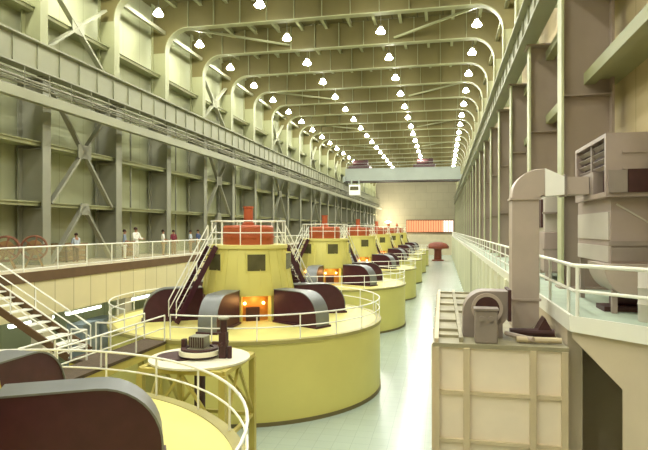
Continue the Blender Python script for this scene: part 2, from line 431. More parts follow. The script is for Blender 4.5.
for k in range(1, 7):
    y = 23.4 + 3 * BAY * k
    copy_tree(bl, (-18.72, y, GF), 'steel cross brace between balcony columns, %s of its row from the reels' % ORD[k])
    copy_tree(bu, (-19.1, y, GF), 'star-shaped steel brace on the upper wall above the crane girder, %s of its row' % ORD[k])
    copy_tree(br, (4.4, y, GF), 'steel cross brace between gallery columns, %s of its row' % ORD[k])
# roof bracing
for k in range(4):
    y = 35.6 + 3 * BAY * k
    for (xa, xb, side) in ((-3.5, 3.0, 'gallery'), (-11.5, -18.2, 'balcony')):
        ob = MB().bar((0, 5.7, 0), (xb - xa, .3, 0), .14, .14).build('roof_brace', M['frame'])
        ob.location = (xa, y, 21.25)
        tag(ob, 'slanting roof brace between two frames on the %s side, %s of its row' % (side, ORD[k]), 'roof brace')

# ---------------------------------------------------------------- pendant lamps
def lamp(loc, label, group):
    t = thing('pendant_lamp', label, 'lamp', loc, 0, group)
    t.scale = (.84, .84, .84)
    MB().tube([(0, 0, .62), (0, 0, 2.2)], .03, 6).build('stem', M['lampcap'], t)
    MB().lathe([(0, .66), (.10, .66), (.13, .55), (.13, .42), (0, .42)], 12).build('lamp_cap', M['lampcap'], t)
    MB().lathe([(.12, .43), (.17, .34), (.26, .2), (.36, .06), (.38, 0), (.36, 0)], 14).build('lamp_shade', M['lamp'], t)
    MB().lathe([(.36, 0), (.31, -.07), (.17, -.12), (0, -.13)], 14).build('lamp_lens', M['lens'], t)
    return t
rows = [(-17.6, 'along the balcony wall'), (-10.9, 'over the generators'), (-4.2, 'over the aisle side'), (2.2, 'along the gallery wall')]
first = None
for x, where in rows:
    idx = 0
    for k in range(-6, 21):
        y = 32.45 + BAY * k
        d = y * .9781 - x * .2079
        vis = d > 1 and 229 - 560 * 13.6 / d > -2
        if k > 16:
            l = 'pendant lamp of the same kind beyond the bridge crane'; g = 'pendant lamps beyond the crane'
        elif vis:
            l = 'glowing bell-shaped pendant lamp in the row %s, %s in view' % (where, ORD[idx]); idx += 1
            g = 'pendant lamps'
        else:
            l = 'pendant lamp of the same kind above the top of the view'; g = 'pendant lamps overhead'
        if first is None: first = lamp((x, y, 20.75), l, g)
        else: copy_tree(first, (x, y, 20.75), l, g)

# ---------------------------------------------------------------- generators
RB, DECK = 6.18, 3.1
GX = -8.98
GY = [6.8] + [25.1 + 17.4 * k for k in range(0, 6)]
def pt(r, a, z): return (r * math.cos(R(a)), r * math.sin(R(a)), z)
def generator(y, label):
    t = thing('generator', label, 'generator', (GX, y, 0), 0, 'row of generators')
    MB().lathe([(RB, 0.12), (RB, DECK - .1)], 96).build('pit_wall', M['yellow'], t)
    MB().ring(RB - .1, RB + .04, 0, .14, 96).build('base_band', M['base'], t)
    MB().ring(RB - .2, RB + .05, DECK - .12, DECK + .015, 96).build('rim', M['rim'], t)
    MB().disc(RB - .1, DECK - .1, DECK, 96).build('deck', M['deck'], t)
    # lower drum: pillars round an orange-lit core
    MB().lathe([(1.45, DECK), (1.45, 4.25)], 40).build('core', M['core'], t)
    for k in range(6):
        a = k * 60 + 30
        MB().prism([(-.36, 0), (.36, 0), (.36, 1.2), (-.36, 1.2)], pt(1.75, a, DECK), (-math.sin(R(a)), math.cos(R(a)), 0), (0, 0, 1), (.22 * math.cos(R(a)), .22 * math.sin(R(a)), 0)).build('pillar', M['yellow'], t)
    for k in range(6):
        a = k * 60
        for da in (-16, 14):
            MB().lathe([(0, -.07), (.05, -.05), (.07, 0), (.05, .05), (0, .07)], 10, pt(1.62, a + da, 3.9)).build('bulb', M['bulb'], t)
        MB().prism([(-.3, 0), (.3, 0), (.3, .62), (-.3, .62)], pt(1.42, a - 3, DECK), (-math.sin(R(a)), math.cos(R(a)), 0), (0, 0, 1), (.12 * math.cos(R(a)), .12 * math.sin(R(a)), 0)).build('brush_box', M['machine'], t)
    # upper housing
    MB().lathe([(0, 4.25), (2.12, 4.25), (2.14, 4.35), (1.76, 6.32)], 64).build('housing', M['yellow'], t)
    MB().disc(1.84, 6.32, 6.48, 64).build('top_flange', M['deck'], t)
    for k in range(6):
        a = 300 + k * 60; w = .40
        fr = MB(); u = Vector((-math.sin(R(a)), math.cos(R(a)), 0)); nrm = Vector((math.cos(R(a)), math.sin(R(a)), 0))
        o = Vector(pt(1.80, a, 5.72))
        wn = MB().prism([(-w, -.36), (w, -.36), (w, .36), (-w, .36)], o, u, (0, 0, 1), nrm * .16).build('window', M['darkglass'], t)
        for (x0, x1, z0, z1) in ((-w - .06, w + .06, .36, .42), (-w - .06, w + .06, -.42, -.36), (-w - .06, -w, -.36, .36), (w, w + .06, -.36, .36)):
            fr.prism([(x0, z0), (x1, z0), (x1, z1), (x0, z1)], o, u, (0, 0, 1), nrm * .15)
        fr.build('window_frame', M['yellow'], wn)
    b = MB()
    for k in range(24):
        a = k * 15 + 5
        b.bar(pt(2.13, a, 4.4), pt(1.775, a, 6.3), .05, .03, (-math.sin(R(a)), math.cos(R(a)), 0))
    b.build('seam_ribs', M['yellow'], t)
    MB().lathe([(1.18, 6.48), (1.18, 7.28), (1.1, 7.36), (0, 7.4)], 48).build('cap', M['orange'], t)
    MB().ring(1.16, 1.24, 6.8, 6.87, 48).build('cap_band', M['orange'], t)
    MB().lathe([(.28, 7.36), (.28, 7.48), (.22, 7.51), (.22, 8.16), (.25, 8.18), (.25, 8.26), (0, 8.26)], 24).build('stack', M['orange'], t)
    # six radial cooling-air hoods
    for k in range(6):
        a = -90 + 60 * k
        u = Vector((math.cos(R(a)), math.sin(R(a)), 0)); v = Vector((-math.sin(R(a)), math.cos(R(a)), 0))
        r0, r1, h, rr = 2.15, 4.7, 1.42, 1.05
        prof = [(r0, 0), (r1, 0), (r1, h - rr)] + [(r1 - rr + rr * math.cos(x * PI / 20), h - rr + rr * math.sin(x * PI / 20)) for x in range(1, 11)] + [(r0, h)]
        o = Vector((0, 0, DECK)) - v * .36
        hd = MB().prism(prof, o, u, (0, 0, 1), v * .72).build('air_hood', M['black'], t)
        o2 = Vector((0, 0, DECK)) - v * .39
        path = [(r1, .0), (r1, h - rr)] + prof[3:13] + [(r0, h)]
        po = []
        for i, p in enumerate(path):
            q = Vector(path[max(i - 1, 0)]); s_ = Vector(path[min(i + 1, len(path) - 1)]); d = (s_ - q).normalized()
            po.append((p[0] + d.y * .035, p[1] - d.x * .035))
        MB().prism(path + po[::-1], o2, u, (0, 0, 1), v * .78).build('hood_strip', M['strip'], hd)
        MB().bar(tuple(Vector((0, 0, DECK + .04)) + u * r0), tuple(Vector((0, 0, DECK + .04)) + u * (r1 + .1)), .9, .08).build('hood_plinth', M['black'], hd)
    return t
glab = ['yellow generator in the corner closest to the viewer, its black hoods filling the frame edge',
        'large yellow generator with lit orange openings, second in the row, behind the round test stand']
for k in range(2, 7): glab.append('yellow drum generator with orange cap, %s in the row along the aisle' % ORD[k])
g0 = generator(GY[0], glab[0])
for k in range(1, 7):
    g = copy_tree(g0, (GX, GY[k], 0), glab[k])
def pl(loc, energy, col, r=.15, name='lamp_light'):
    l = bpy.data.lights.new(name, 'POINT'); l.energy = energy; l.color = col; l.shadow_soft_size = r
    o = bpy.data.objects.new(name, l); COL.objects.link(o); o.location = loc; return o

# deck railings round each pit
def deck_rail(y, label):
    t = thing('deck_railing', label, 'railing', (GX, y, DECK + .017), 0, 'deck railings')
    a0, a1 = 262 - 360, 238       # opening where the catwalk lands
    N = 72; r = RB - .03
    for z, rad, nm in ((.92, .03, 'top_rail'), (.48, .024, 'mid_rail')):
        MB().tube([pt(r, a0 + (a1 - a0) * i / N, z) for i in range(N + 1)], rad, 8).build(nm, M['white'], t)
    for i in range(23):
        a = a0 + (a1 - a0) * i / 22
        MB().tube([pt(r, a, 0), pt(r, a, .92)], .026, 8).build('post', M['white'], t)
    return t
rl = ['white pipe railing curving round the deck nearest the viewer', 'white pipe railing round the deck of the large generator behind the test stand']
rl += ['white pipe railing round the deck of the %s generator in the row' % ORD[k] for k in range(2, 7)]
d0 = deck_rail(GY[0], rl[0])
for k in range(1, 7): copy_tree(d0, (GX, GY[k], DECK + .017), rl[k])

# railings round the orange caps
def cap_rail(y, label):
    t = thing('platform_railing', label, 'railing', (GX, y, 6.482), 0, 'cap railings')
    N = 40
    for z, rad, nm in ((1.08, .03, 'top_rail'), (.55, .024, 'mid_rail')):
        MB().tube([pt(1.74, 360 * i / N, z) for i in range(N)], rad, 6, True).build(nm, M['white'], t)
    for i in range(12):
        MB().tube([pt(1.74, i * 30 + 8, 0), pt(1.74, i * 30 + 8, 1.08)], .026, 6).build('post', M['white'], t)
    return t
c0 = cap_rail(GY[1], 'white railing round the orange cap of the large generator behind the test stand')
for k in range(2, 7): copy_tree(c0, (GX, GY[k], 6.482), 'white railing round the orange cap of the %s generator in the row' % ORD[k])

# steep stairs up the housings
def ship_stair(p, q, w, label, m, group=None, nst=11, name='steep_stair', rail_h=.95, tm=None):
    p = Vector(p); q = Vector(q)
    t = thing(name, label, 'stair', tuple(p), 0, group)
    d = q - p; f = Vector((d.x, d.y, 0)); run = f.length; f.normalize(); s = Vector((-f.y, f.x, 0))
    for k in (-1, 1):
        MB().bar(s * (w / 2 * k), d + s * (w / 2 * k), .05, .24, (0, 0, 1)).build('stringer', m, t)
    for i in range(nst):
        c = d * ((i + .7) / nst)
        MB().bar(c - s * (w / 2 - .03) , c + s * (w / 2 - .03), max(.2, run / nst * .95), .04).build('tread', tm or m, t)
    for k in (-1, 1):
        o = s * (w / 2 * k)
        up = Vector((0, 0, rail_h))
        h = MB().tube([o + up * .95 - f * .0, o + d + up], .028, 8).build('handrail', M['white'], t)
        MB().tube([o + up * .5, o + d + up * .52], .022, 8).build('mid_rail', M['white'], h)
        for fr in (0.0, .5, 1.0): MB().tube([o + d * fr, o + d * fr + up * (.95 + .05 * fr)], .024, 8).build('rail_post', M['white'], h)
    return t
def st_pos(y, flip):
    a = (-11.25 - GX, -3.15); c = (-10.12 - GX, -1.62)
    s = -1 if flip else 1
    return (GX + s * a[0], y + s * a[1], DECK + .13), (GX + s * c[0], y + s * c[1], 6.42)
p, q = st_pos(GY[1], False)
s1 = ship_stair(p, q, .7, 'dark steep stair with white handrails climbing the near side of the large generator', M['black'], 'housing stairs')
p2, q2 = st_pos(GY[1], True)
s2 = ship_stair(p2, q2, .7, 'dark steep stair on the far side of the large generator, rails showing beside its housing', M['black'], 'housing stairs')
for k in range(2, 7):
    copy_tree(s1, st_pos(GY[k], False)[0], 'dark steep stair climbing the near side of the %s generator' % ORD[k])
    copy_tree(s2, st_pos(GY[k], True)[0], 'dark steep stair on the far side of the %s generator' % ORD[k])

# ---------------------------------------------------------------- catwalk and balcony stair
def arc_edge(cy, sgn, x0, x1, r, n=8):
    return [(x0 + (x1 - x0) * i / n, cy + sgn * math.sqrt(r * r - (x0 + (x1 - x0) * i / n - GX) ** 2)) for i in range(n + 1)]
CX0, CX1, LX = -11.0, -9.95, -11.6
LY0, LY1 = 15.6, 17.0
t = thing('catwalk', 'dark grating catwalk with a stair landing bridging the two nearest generator decks', 'catwalk', (-10.6, 16, 3.0))
poly = arc_edge(GY[0], 1, CX0, CX1, RB + .08) + arc_edge(GY[1], -1, CX1, CX0, RB + .08) + [(CX0, LY1), (LX, LY1), (LX, LY0), (CX0, LY0)]
MB().prism(poly, (0, 0, 2.98), (1, 0, 0), (0, 1, 0), (0, 0, .1)).build('grating', M['grating'], t, world=True)
def edge_y(x): return GY[0] + math.sqrt((RB + .12) ** 2 - (x - GX) ** 2), GY[1] - math.sqrt((RB + .12) ** 2 - (x - GX) ** 2)
for x in (CX0 + .1, CX1 - .1):
    y0, y1 = edge_y(x)
    MB().box(x - .08, y0, 2.72, x + .08, y1, 2.98).build('beam', M['stand'], t, world=True)
    for yy in (y0 + .3, y1 - .3): MB().box(x - .08, yy - .08, 0, x + .08, yy + .08, 2.72).build('leg', M['stand'], t, world=True)
for yy in (LY0 + .1, LY1 - .1): MB().box(LX + .05, yy - .08, 0, LX + .21, yy + .08, 2.98).build('leg', M['stand'], t, world=True)
def straight_rail(name, label, pts, h, posts, m=None, rails=((1.0, .03, 'top_rail'), (.52, .024, 'mid_rail')), rp=.028, group=None):
    m = m or M['white']
    t = thing(name, label, 'railing', tuple(pts[0]), 0, group)
    for fr, r, nm in rails:
        MB().tube([(x, y, z + h * fr) for x, y, z in pts], r, 8).build(nm, m, t, world=True)
    for (x, y, z) in posts: MB().tube([(x, y, z), (x, y, z + h)], rp, 8).build('post', m, t, world=True)
    return t
z = 3.082
y0, y1 = edge_y(CX1)
straight_rail('catwalk_railing', 'white pipe railing on the catwalk edge facing the test stand', [(CX1 - .04, y0, z), (CX1 - .04, y1, z)], .95,
              [(CX1 - .04, y0 + (y1 - y0) * i / 3, z) for i in range(4)])
y0, y1 = edge_y(CX0)
straight_rail('catwalk_railing', 'white railing round the stair landing on the side of the closest black hoods', [(CX0 + .05, y0, z), (CX0 + .05, LY0 + .05, z), (LX + .1, LY0 + .05, z)], .95,
              [(CX0 + .05, y0, z), (CX0 + .05, (y0 + LY0) / 2, z), (CX0 + .05, LY0 + .05, z), (LX + .1, LY0 + .05, z)])
straight_rail('catwalk_railing', 'white railing round the stair landing on the side of the large generator', [(LX + .1, LY1 - .05, z), (CX0 + .05, LY1 - .05, z), (CX0 + .05, y1, z)], .95,
              [(LX + .1, LY1 - .05, z), (CX0 + .05, LY1 - .05, z), (CX0 + .05, y1, z)])
ship_stair((-11.65, 16.3, 3.1), (-15.92, 16.3, 5.48), 1.15, 'open metal stair with white rails going down from the balcony to the catwalk', M['fascia'], None, 12, 'balcony_stair', .9, M['white'])

# balcony railing with wire mesh infill
def bal_rail(ya, yb, label, nposts):
    x = XB - .06
    t = straight_rail('balcony_railing', label, [(x, ya, GF), (x, yb, GF)], .98, [(x, ya + (yb - ya) * i / (nposts - 1), GF) for i in range(nposts)], M['white'],
                      ((1.0, .032, 'top_rail'), (.12, .022, 'bottom_rail')))
    lab(MB().box(x - .006, ya, GF + .12, x + .006, yb, GF + .95).build('mesh_panel', M['sheer'], t, world=True), 'pale see-through wire mesh')
bal_rail(17.0, 158.4, 'long balcony railing with pale mesh infill beyond the stair head', 72)
bal_rail(4.0, 15.6, 'balcony railing with pale mesh infill on the viewer side of the stair head', 7)

# cable reels and crates on the balcony
def reel(loc, label):
    t = thing('cable_reel', label, 'reel', loc, R(38), 'reels on the balcony')
    zc, rr = .86, .52
    for s in (-.28, .28):
        N = 28
        w = MB().tube([(rr * math.cos(2 * PI * i / N), s, zc + rr * math.sin(2 * PI * i / N)) for i in range(N)], .045, 8, True).build('wheel_rim', M['reel'], t)
        sp = MB()
        for k in range(3):
            a = k * PI / 3 + .3
            sp.bar((-rr * math.cos(a), s, zc - rr * math.sin(a)), (rr * math.cos(a), s, zc + rr * math.sin(a)), .05, .07, (0, 1, 0))
        sp.build('spokes', M['reel'], w)
    for s in (-.38, .38):
        for x in (-.35, .35): MB().bar((0, s, zc), (x, s, 0), .06, .06, (0, 1, 0)).build('stand_leg', M['crate'], t)
    MB().tube([(0, -.42, zc), (0, .42, zc)], .05, 12).build('axle', M['metal'], t)
    MB().tube([(0, -.24, zc), (0, .24, zc)], .34, 20).build('wound_cable', M['crate'], t)
    return t
reel((-18.2, 20.5, GF), 'brown spoked cable reel on the balcony, the one further from the column')
reel((-18.0, 21.95, GF), 'brown spoked cable reel on the balcony, the one next to the steel column')
def crate(loc, w, label, rz=0):
    t = thing('wooden_crate', label, 'crate', loc, rz, 'balcony crates')
    for i in range(3): MB().box(-w / 2, -.4, .06 + i * .27, w / 2, .4, .28 + i * .27).build('slat', M['crate'], t)
    for x in (-w / 2 + .08, w / 2 - .08):
        for y in (-.42, .42): MB().box(x - .05, y - .03, 0, x + .05, y + .03, .9).build('batten', M['fascia'], t)
    MB().box(-w / 2 - .03, -.45, .9, w / 2 + .03, .45, .96).build('lid', M['crate'], t)
crate((-19.2, 26.0, GF), 1.8, 'brown slatted crate on the balcony left of the lone person in a pale shirt', R(90))
crate((-19.2, 31.0, GF), 1.6, 'brown slatted crate on the balcony just past the second steel column', R(90))

# people on the balcony
def skin(name, pts, edges, rad, m, parent, sub=1):
    me = bpy.data.meshes.new(name); me.from_pydata(pts, edges, []); me.materials.append(m)
    ob = bpy.data.objects.new(name, me); COL.objects.link(ob); ob.parent = parent
    sk = ob.modifiers.new('skin', 'SKIN'); sk.use_smooth_shade = True
    if not me.skin_vertices: me.attributes  # the modifier below creates the layer
    return ob, me
def skin_obj(name, pts, edges, rad, m, parent, root=0):
    me = bpy.data.meshes.new(name)
    bm = bmesh.new(); lay = bm.verts.layers.skin.verify()
    vs = [bm.verts.new(p) for p in pts]
    for a, b_ in edges: bm.edges.new((vs[a], vs[b_]))
    for i, v in enumerate(vs):
        r = rad[i]; v[lay].radius = r if isinstance(r, tuple) else (r, r); v[lay].use_root = (i == root)
    bm.to_mesh(me); bm.free(); me.materials.append(m)
    ob = bpy.data.objects.new(name, me); COL.objects.link(ob); ob.parent = parent
    sk = ob.modifiers.new('skin', 'SKIN'); sk.use_smooth_shade = True
    ss = ob.modifiers.new('sub', 'SUBSURF'); ss.levels = 1; ss.render_levels = 1
    return ob
def person(loc, rz, H, shirt, legs, label, arm=(0, 0), coat=False):
    k = H / 1.75
    t = thing('person', label, 'person', loc, rz, None)
    def S(v): return (v[0] * k, v[1] * k, v[2] * k)
    # facing +Y; joints: pelvis, waist, chest, neck, head, crown
    P = [(0, 0, .95), (0, 0, 1.12), (0, -.01, 1.35), (0, 0, 1.5), (0, .02, 1.6), (0, .01, 1.71)]
    RD = [(.15, .10), (.13, .09), (.17, .10), .05, (.075, .09), (.06, .07)]
    E = [(0, 1), (1, 2), (2, 3), (3, 4), (4, 5)]
    limbs = {}
    for s in (-1, 1):
        b0 = len(P)
        P += [(s * .10, 0, .86), (s * .11, .02, .48), (s * .11, 0, .09), (s * .12, .14, .035)]
        RD += [.085, .058, .042, (.04, .032)]
        E += [(0, b0), (b0, b0 + 1), (b0 + 1, b0 + 2), (b0 + 2, b0 + 3)]
        sw = arm[0 if s < 0 else 1]
        el = (s * .25, .02 + .10 * sw, 1.12 + .02 * sw); ha = (s * (.25 - .08 * sw), .08 + .34 * sw, .88 + .26 * sw)
        a0 = len(P)
        hd = (Vector(ha) - Vector(el)).normalized()
        P += [(s * .19, 0, 1.41), el, ha, tuple(Vector(ha) + hd * .08)]
        RD += [.055, .042, .032, (.04, .022)]
        E += [(2, a0), (a0, a0 + 1), (a0 + 1, a0 + 2), (a0 + 2, a0 + 3)]
        for f in range(5):   # fingers
            o = Vector(ha) + hd * .08; side = Vector((s * .0, .016 * (f - 2), 0))
            c0 = len(P); ln = (.045, .07, .08, .07, .055)[f]
            P += [tuple(o + side + hd * (.02 if f else -.02)), tuple(o + side * (1.5 if f else 2.4) + hd * ln + Vector((-s * .015, 0, 0)))]
            RD += [.010, .008]
            E += [(a0 + 3, c0), (c0, c0 + 1)]
        limbs[s] = (el, ha)
    rr = [tuple(x * k for x in r) if isinstance(r, tuple) else r * k for r in RD]
    skin_obj('body', [S(p) for p in P], E, rr, M['skin'], t)
    # shirt
    hem = .78 if coat else .93
    P2 = [(0, 0, hem + .04), (0, 0, 1.12), (0, -.01, 1.36), (0, 0, 1.46)]; R2 = [(.185, .13), (.155, .115), (.19, .125), .085]
    E2 = [(0, 1), (1, 2), (2, 3)]
    for s in (-1, 1):
        a0 = len(P2); el, ha = limbs[s]
        mid = tuple(Vector(el).lerp(Vector(ha), .85 if coat else .05))
        P2 += [(s * .195, 0, 1.41), el, mid]; R2 += [.072, .06, .052]
        E2 += [(2, a0), (a0, a0 + 1), (a0 + 1, a0 + 2)]
    skin_obj('coat' if coat else 'shirt', [S(p) for p in P2], E2, [tuple(x * k for x in r) if isinstance(r, tuple) else r * k for r in R2], M[shirt], t, 1)
    P3 = [(0, 0, .98)]; R3 = [(.165, .12)]; E3 = []
    for s in (-1, 1):
        a0 = len(P3)
        P3 += [(s * .10, 0, .84), (s * .11, .02, .48), (s * .11, 0, .1)]; R3 += [.105, .082, .07]
        E3 += [(0, a0), (a0, a0 + 1), (a0 + 1, a0 + 2)]
    skin_obj('trousers', [S(p) for p in P3], E3, [tuple(x * k for x in r) if isinstance(r, tuple) else r * k for r in R3], M[legs], t)
    hm = MB(); hm.lathe([(.095, -.02), (.104, .03), (.09, .09), (.05, .125), (0, .135)], 16, (0, 0, 0))
    hb = hm.build('hair', M['hair'], t); hb.location = S((0, -.012, 1.63)); hb.scale = (k, k, k)
    fc = MB()
    fc.prism([(-.012, -.02), (.012, -.02), (.004, .025)], (0, .09 * k, 1.615 * k), (k, 0, 0), (0, 0, k), (0, .025 * k, 0)); fc.build('nose', M['skin'], t)
    ey = MB()
    for s in (-1, 1): ey.lathe([(0, -.008), (.011, 0), (0, .008)], 8, (s * .032 * k, .098 * k, 1.635 * k))
    ey.build('eyes', M['hair'], t)
    MB().box(-.025 * k, .092 * k, 1.568 * k, .025 * k, .104 * k, 1.578 * k).build('mouth', M['shirt_maroon'], t)
    er = MB()
    for s in (-1, 1): er.lathe([(0, -.03), (.014, -.01), (.016, .015), (0, .03)], 8, (s * .088 * k, .015 * k, 1.615 * k))
    er.build('ears', M['skin'], t)
    return t
person((-18.3, 25.3, GF), R(70), 1.50, 'shirt_pale', 'cloth_brown', 'person alone in a pale shirt standing by the crate, turned away from the railing', (.3, .3))
person((-16.95, 27.55, GF), R(-60), 1.68, 'shirt_blue', 'cloth_white', 'person in a grey-blue shirt and light trousers beside the white-coated one', (.5, .2))
person((-16.75, 28.35, GF), R(-100), 1.80, 'shirt_white', 'cloth_white', 'person dressed in white leaning one arm on the balcony railing', (.9, .9), True)
person((-17.2, 32.3, GF), R(-70), 1.66, 'shirt_white', 'cloth_tan', 'person in a white shirt next to the one in maroon', (.2, .7))
person((-17.1, 33.5, GF), R(-110), 1.64, 'shirt_maroon', 'cloth_tan', 'person in a maroon top standing at the balcony railing', (.2, .2))
person((-17.2, 36.2, GF), R(-80), 1.62, 'shirt_pale', 'cloth_tan', 'person in a pale shirt next to the one in navy', (.2, .4))
person((-17.0, 37.0, GF), R(-95), 1.66, 'shirt_navy', 'cloth_tan', 'person in a navy top, furthest along the balcony', (.2, .2))

# floor level under the balcony: tube lights and cabinets
def tube_light(y, label):
    t = thing('tube_light', label, 'lamp', (-17.0, y, 3.3), 0, 'tube lights under the balcony')
    MB().box(-.12, -1.3, .06, .12, 1.3, .16).build('housing', M['white'], t)
    MB().tube([(0, -1.25, 0), (0, 1.25, 0)], .1, 10).build('tube', M['tube'], t)
    for yy in (-1, 1): MB().tube([(0, yy, .16), (0, yy, 2.06)], .015, 6).build('hanger', M['lampcap'], t)
for i, y in enumerate((20.6, 24.1, 28.9)):
    tube_light(y, 'white tube light under the balcony, %s in its line from the stair' % ORD[i])
def floor_cab(loc, w, h, label):
    t = thing('control_cabinet', label, 'cabinet', loc, 0, 'cabinets under the balcony')
    MB().box(-.45, -w / 2, .1, .45, w / 2, h).build('cabinet_body', M['blue'], t, bevel=.02)
    MB().box(-.42, -w / 2 + .03, 0, .42, w / 2 - .03, .1).build('plinth', M['rubber'], t)
    for s in (-1, 1):
        d = MB().box(.45, s * w / 4 - w / 4 + .04, .18, .475, s * w / 4 + w / 4 - .04, h - .08).build('cabinet_door', M['blue'], t)
        MB().box(.475, -s * -.05 - .015, h * .45, .51, -s * -.05 + .015, h * .45 + .25).build('door_handle', M['metal'], d)
floor_cab((-17.4, 24.6, 0), 1.3, 2.6, 'blue-grey control cabinet under the balcony, the one nearer the stair')
floor_cab((-17.4, 26.2, 0), 1.3, 2.6, 'blue-grey control cabinet under the balcony, the one farther from the stair')

# ---------------------------------------------------------------- round test stand with ring machine
TX, TY = -6.95, 15.25
t = thing('test_stand', 'ochre steel stand with round white top between the two nearest generators', 'stand', (TX, TY, 0))
MB().lathe([(0, 3.40), (1.42, 3.40), (1.45, 3.42), (1.45, 3.47), (0, 3.47)], 56).build('round_top', M['tabletop'], t)
q_ = 1.2
cs = [(-q_, -q_), (q_, -q_), (q_, q_), (-q_, q_)]
for (x, y) in cs:
    MB().box(x - .09, y - .09, 0, x + .09, y + .09, 3.28).build('leg', M['stand'], t)
    MB().box(x - .18, y - .18, 0, x + .18, y + .18, .03).build('foot_plate', M['stand'], t)
for i in range(4):
    a, c = cs[i], cs[(i + 1) % 4]
    MB().bar((a[0], a[1], 3.33), (c[0], c[1], 3.33), .16, .12).build('top_beam', M['stand'], t)
    MB().bar((a[0], a[1], 1.5), (c[0], c[1], 1.5), .1, .1).build('cross_beam', M['stand'], t)
    m_ = ((a[0] + c[0]) / 2, (a[1] + c[1]) / 2)
    MB().bar((a[0], a[1], 1.6), (m_[0], m_[1], 3.25), .08, .08).build('brace', M['stand'], t)
    MB().bar((c[0], c[1], 1.6), (m_[0], m_[1], 3.25), .08, .08).build('brace', M['stand'], t)
MB().tube([(0, 0, 0), (0, 0, 3.40)], .16, 16).build('centre_post', M['machine'], t)
t = thing('ring_machine', 'dark machine with metal rings and an upright post on the round white stand top', 'machine', (TX, TY, 3.47))
MB().disc(.62, 0, .03, 40, (-.62, -.1, 0)).build('dark_mat', M['machine'], t)
MB().ring(.40, .54, .03, .09, 40).build('lower_ring', M['machine'], t)
MB().ring(.38, .60, .09, .22, 40).build('bright_ring', M['tabletop'], t)
MB().ring(.40, .54, .22, .28, 40).build('upper_ring', M['machine'], t)
hb = MB().box(-.26, -.2, .28, .22, .22, .62).build('gear_head', M['metal'], t, bevel=.02)
rb = MB()
for i in range(7): rb.box(-.25 + i * .07, -.22, .3, -.22 + i * .07, -.2, .6)
rb.build('fin_ribs', M['machine'], hb)
MB().box(-.55, -.08, 0, -.43, .08, .5).build('side_bracket', M['machine'], t)
MB().box(.62, -.1, 0, .84, .14, .75).build('post_foot', M['machine'], t, bevel=.02)
MB().tube([(.74, 0, .7), (.74, 0, 1.12)], .10, 14).build('post', M['machine'], t)
MB().tube([(.74, 0, 1.12), (.74, 0, 1.17)], .16, 16).build('post_cap', M['metal'], t)
MB().tube([(.74, -.3, .42), (.74, .3, .42)], .05, 10).build('crank_shaft', M['machine'], t)
MB().tube([(.92, 0, .0), (.92, 0, .34)], .07, 12).build('valve', M['machine'], t)
MB().bar((.4, 0, .42), (.66, 0, .42), .08, .08).build('arm', M['machine'], t)

# ---------------------------------------------------------------- cream tank enclosure on the aisle
BX0, BX1, BY0, BY1, BZ = -.15, 2.36, 11.6, 21.0, 4.9
t = thing('tank_enclosure', 'tall cream panelled metal enclosure beside the aisle carrying the fan and duct', 'enclosure', (1.1, 16, 0))
W = dict(world=True)
MB().box(BX0, BY0, 0, BX1, BY1, BZ - .08).build('shell', M['box'], t, **W)
MB().box(BX0 - .05, BY0 - .05, BZ - .08, BX1 + .02, BY1, BZ).build('top_plate', M['boxtop'], t, **W)
for x in (BX0 + .04, .46, 1.72, BX1 - .06):
    w = .04 if x in (BX0 + .04,) else .06
    MB().box(x - w, BY0 - .09, 0, x + w, BY0, BZ - .08).build('front_rib', M['boxrib'], t, **W)
for z in (3.92, 2.95, 1.95, .95):
    MB().box(BX0, BY0 - .06, z - .035, BX1, BY0, z + .035).build('front_band', M['boxrib'], t, **W)
for i in range(6):
    y = BY0 + .3 + i * 1.8
    MB().box(BX0 - .08, y - .05, 0, BX0, y + .05, BZ - .08).build('side_rib', M['boxrib'], t, **W)
for i, y in enumerate((12.25, 13.0, 14.3, 15.9, 17.4, 19.0, 20.5)):
    MB().box(BX0, y - .09, BZ, .32 if y < 14.5 else 1.9, y + .09, BZ + .06).build('top_beam', M['boxtop'], t, **W)
MB().box(.32, 11.7, BZ, .40, 20.8, BZ + .1).build('long_beam', M['boxtop'], t, **W)
MB().box(BX0 - .02, 11.6, BZ, BX0 + .06, 20.9, BZ + .08).build('edge_angle', M['boxrib'], t, **W)
MB().tube([(1.45, 11.85, BZ + .08), (2.3, 11.85, BZ + .08)], .06, 10).build('pipe', M['boxrib'], t, **W)
MB().tube([(1.3, 12.35, BZ + .1), (1.75, 11.75, BZ + .1)], .05, 10).build('pipe', M['duct'], t, **W)
MB().tube([(1.4, 12.6, BZ + .1), (2.3, 12.6, BZ + .1)], .08, 10).build('pipe', M['machine'], t, **W)
MB().prism([(0, 0), (.46, 0), (.23, .42)], (1.88, 12.55, BZ + .0), (1, 0, 0), (0, 0, 1), (0, .4, 0)).build('saddle', M['machine'], t, **W)

# fan with scroll casing
t = thing('blower_fan', 'beige scroll-cased blower fan on the enclosure top beside the big duct', 'fan', (.87, 12.5, BZ + .004))
prof = [(-.45, 0), (-.45, .5)] + [(.45 * math.cos(PI - i * PI / 14), .5 + .48 * math.sin(i * PI / 14)) for i in range(1, 8)] + [(.46, .98), (.46, .42), (.36, .3), (.36, 0)]
MB().prism(prof, (0, -.2, 0), (1, 0, 0), (0, 0, 1), (0, .6, 0)).build('scroll_casing', M['duct_d'], t)
MB().tube([(.04, -.26, .62), (.04, -.2, .62)], .25, 28).build('inlet', M['machine'], t)
fl = MB().ring(.25, .32, 0, .06, 28).build('inlet_flange', M['duct'], t)
fl.rotation_euler = (R(90), 0, 0); fl.location = (.04, -.2, .62)
MB().box(.46, -.24, .36, .53, .46, 1.02).build('outlet_flange', M['machine'], t)
t = thing('motor_box', 'small grey switch box with two dials on the front edge of the enclosure', 'box', (.85, 11.8, BZ + .004))
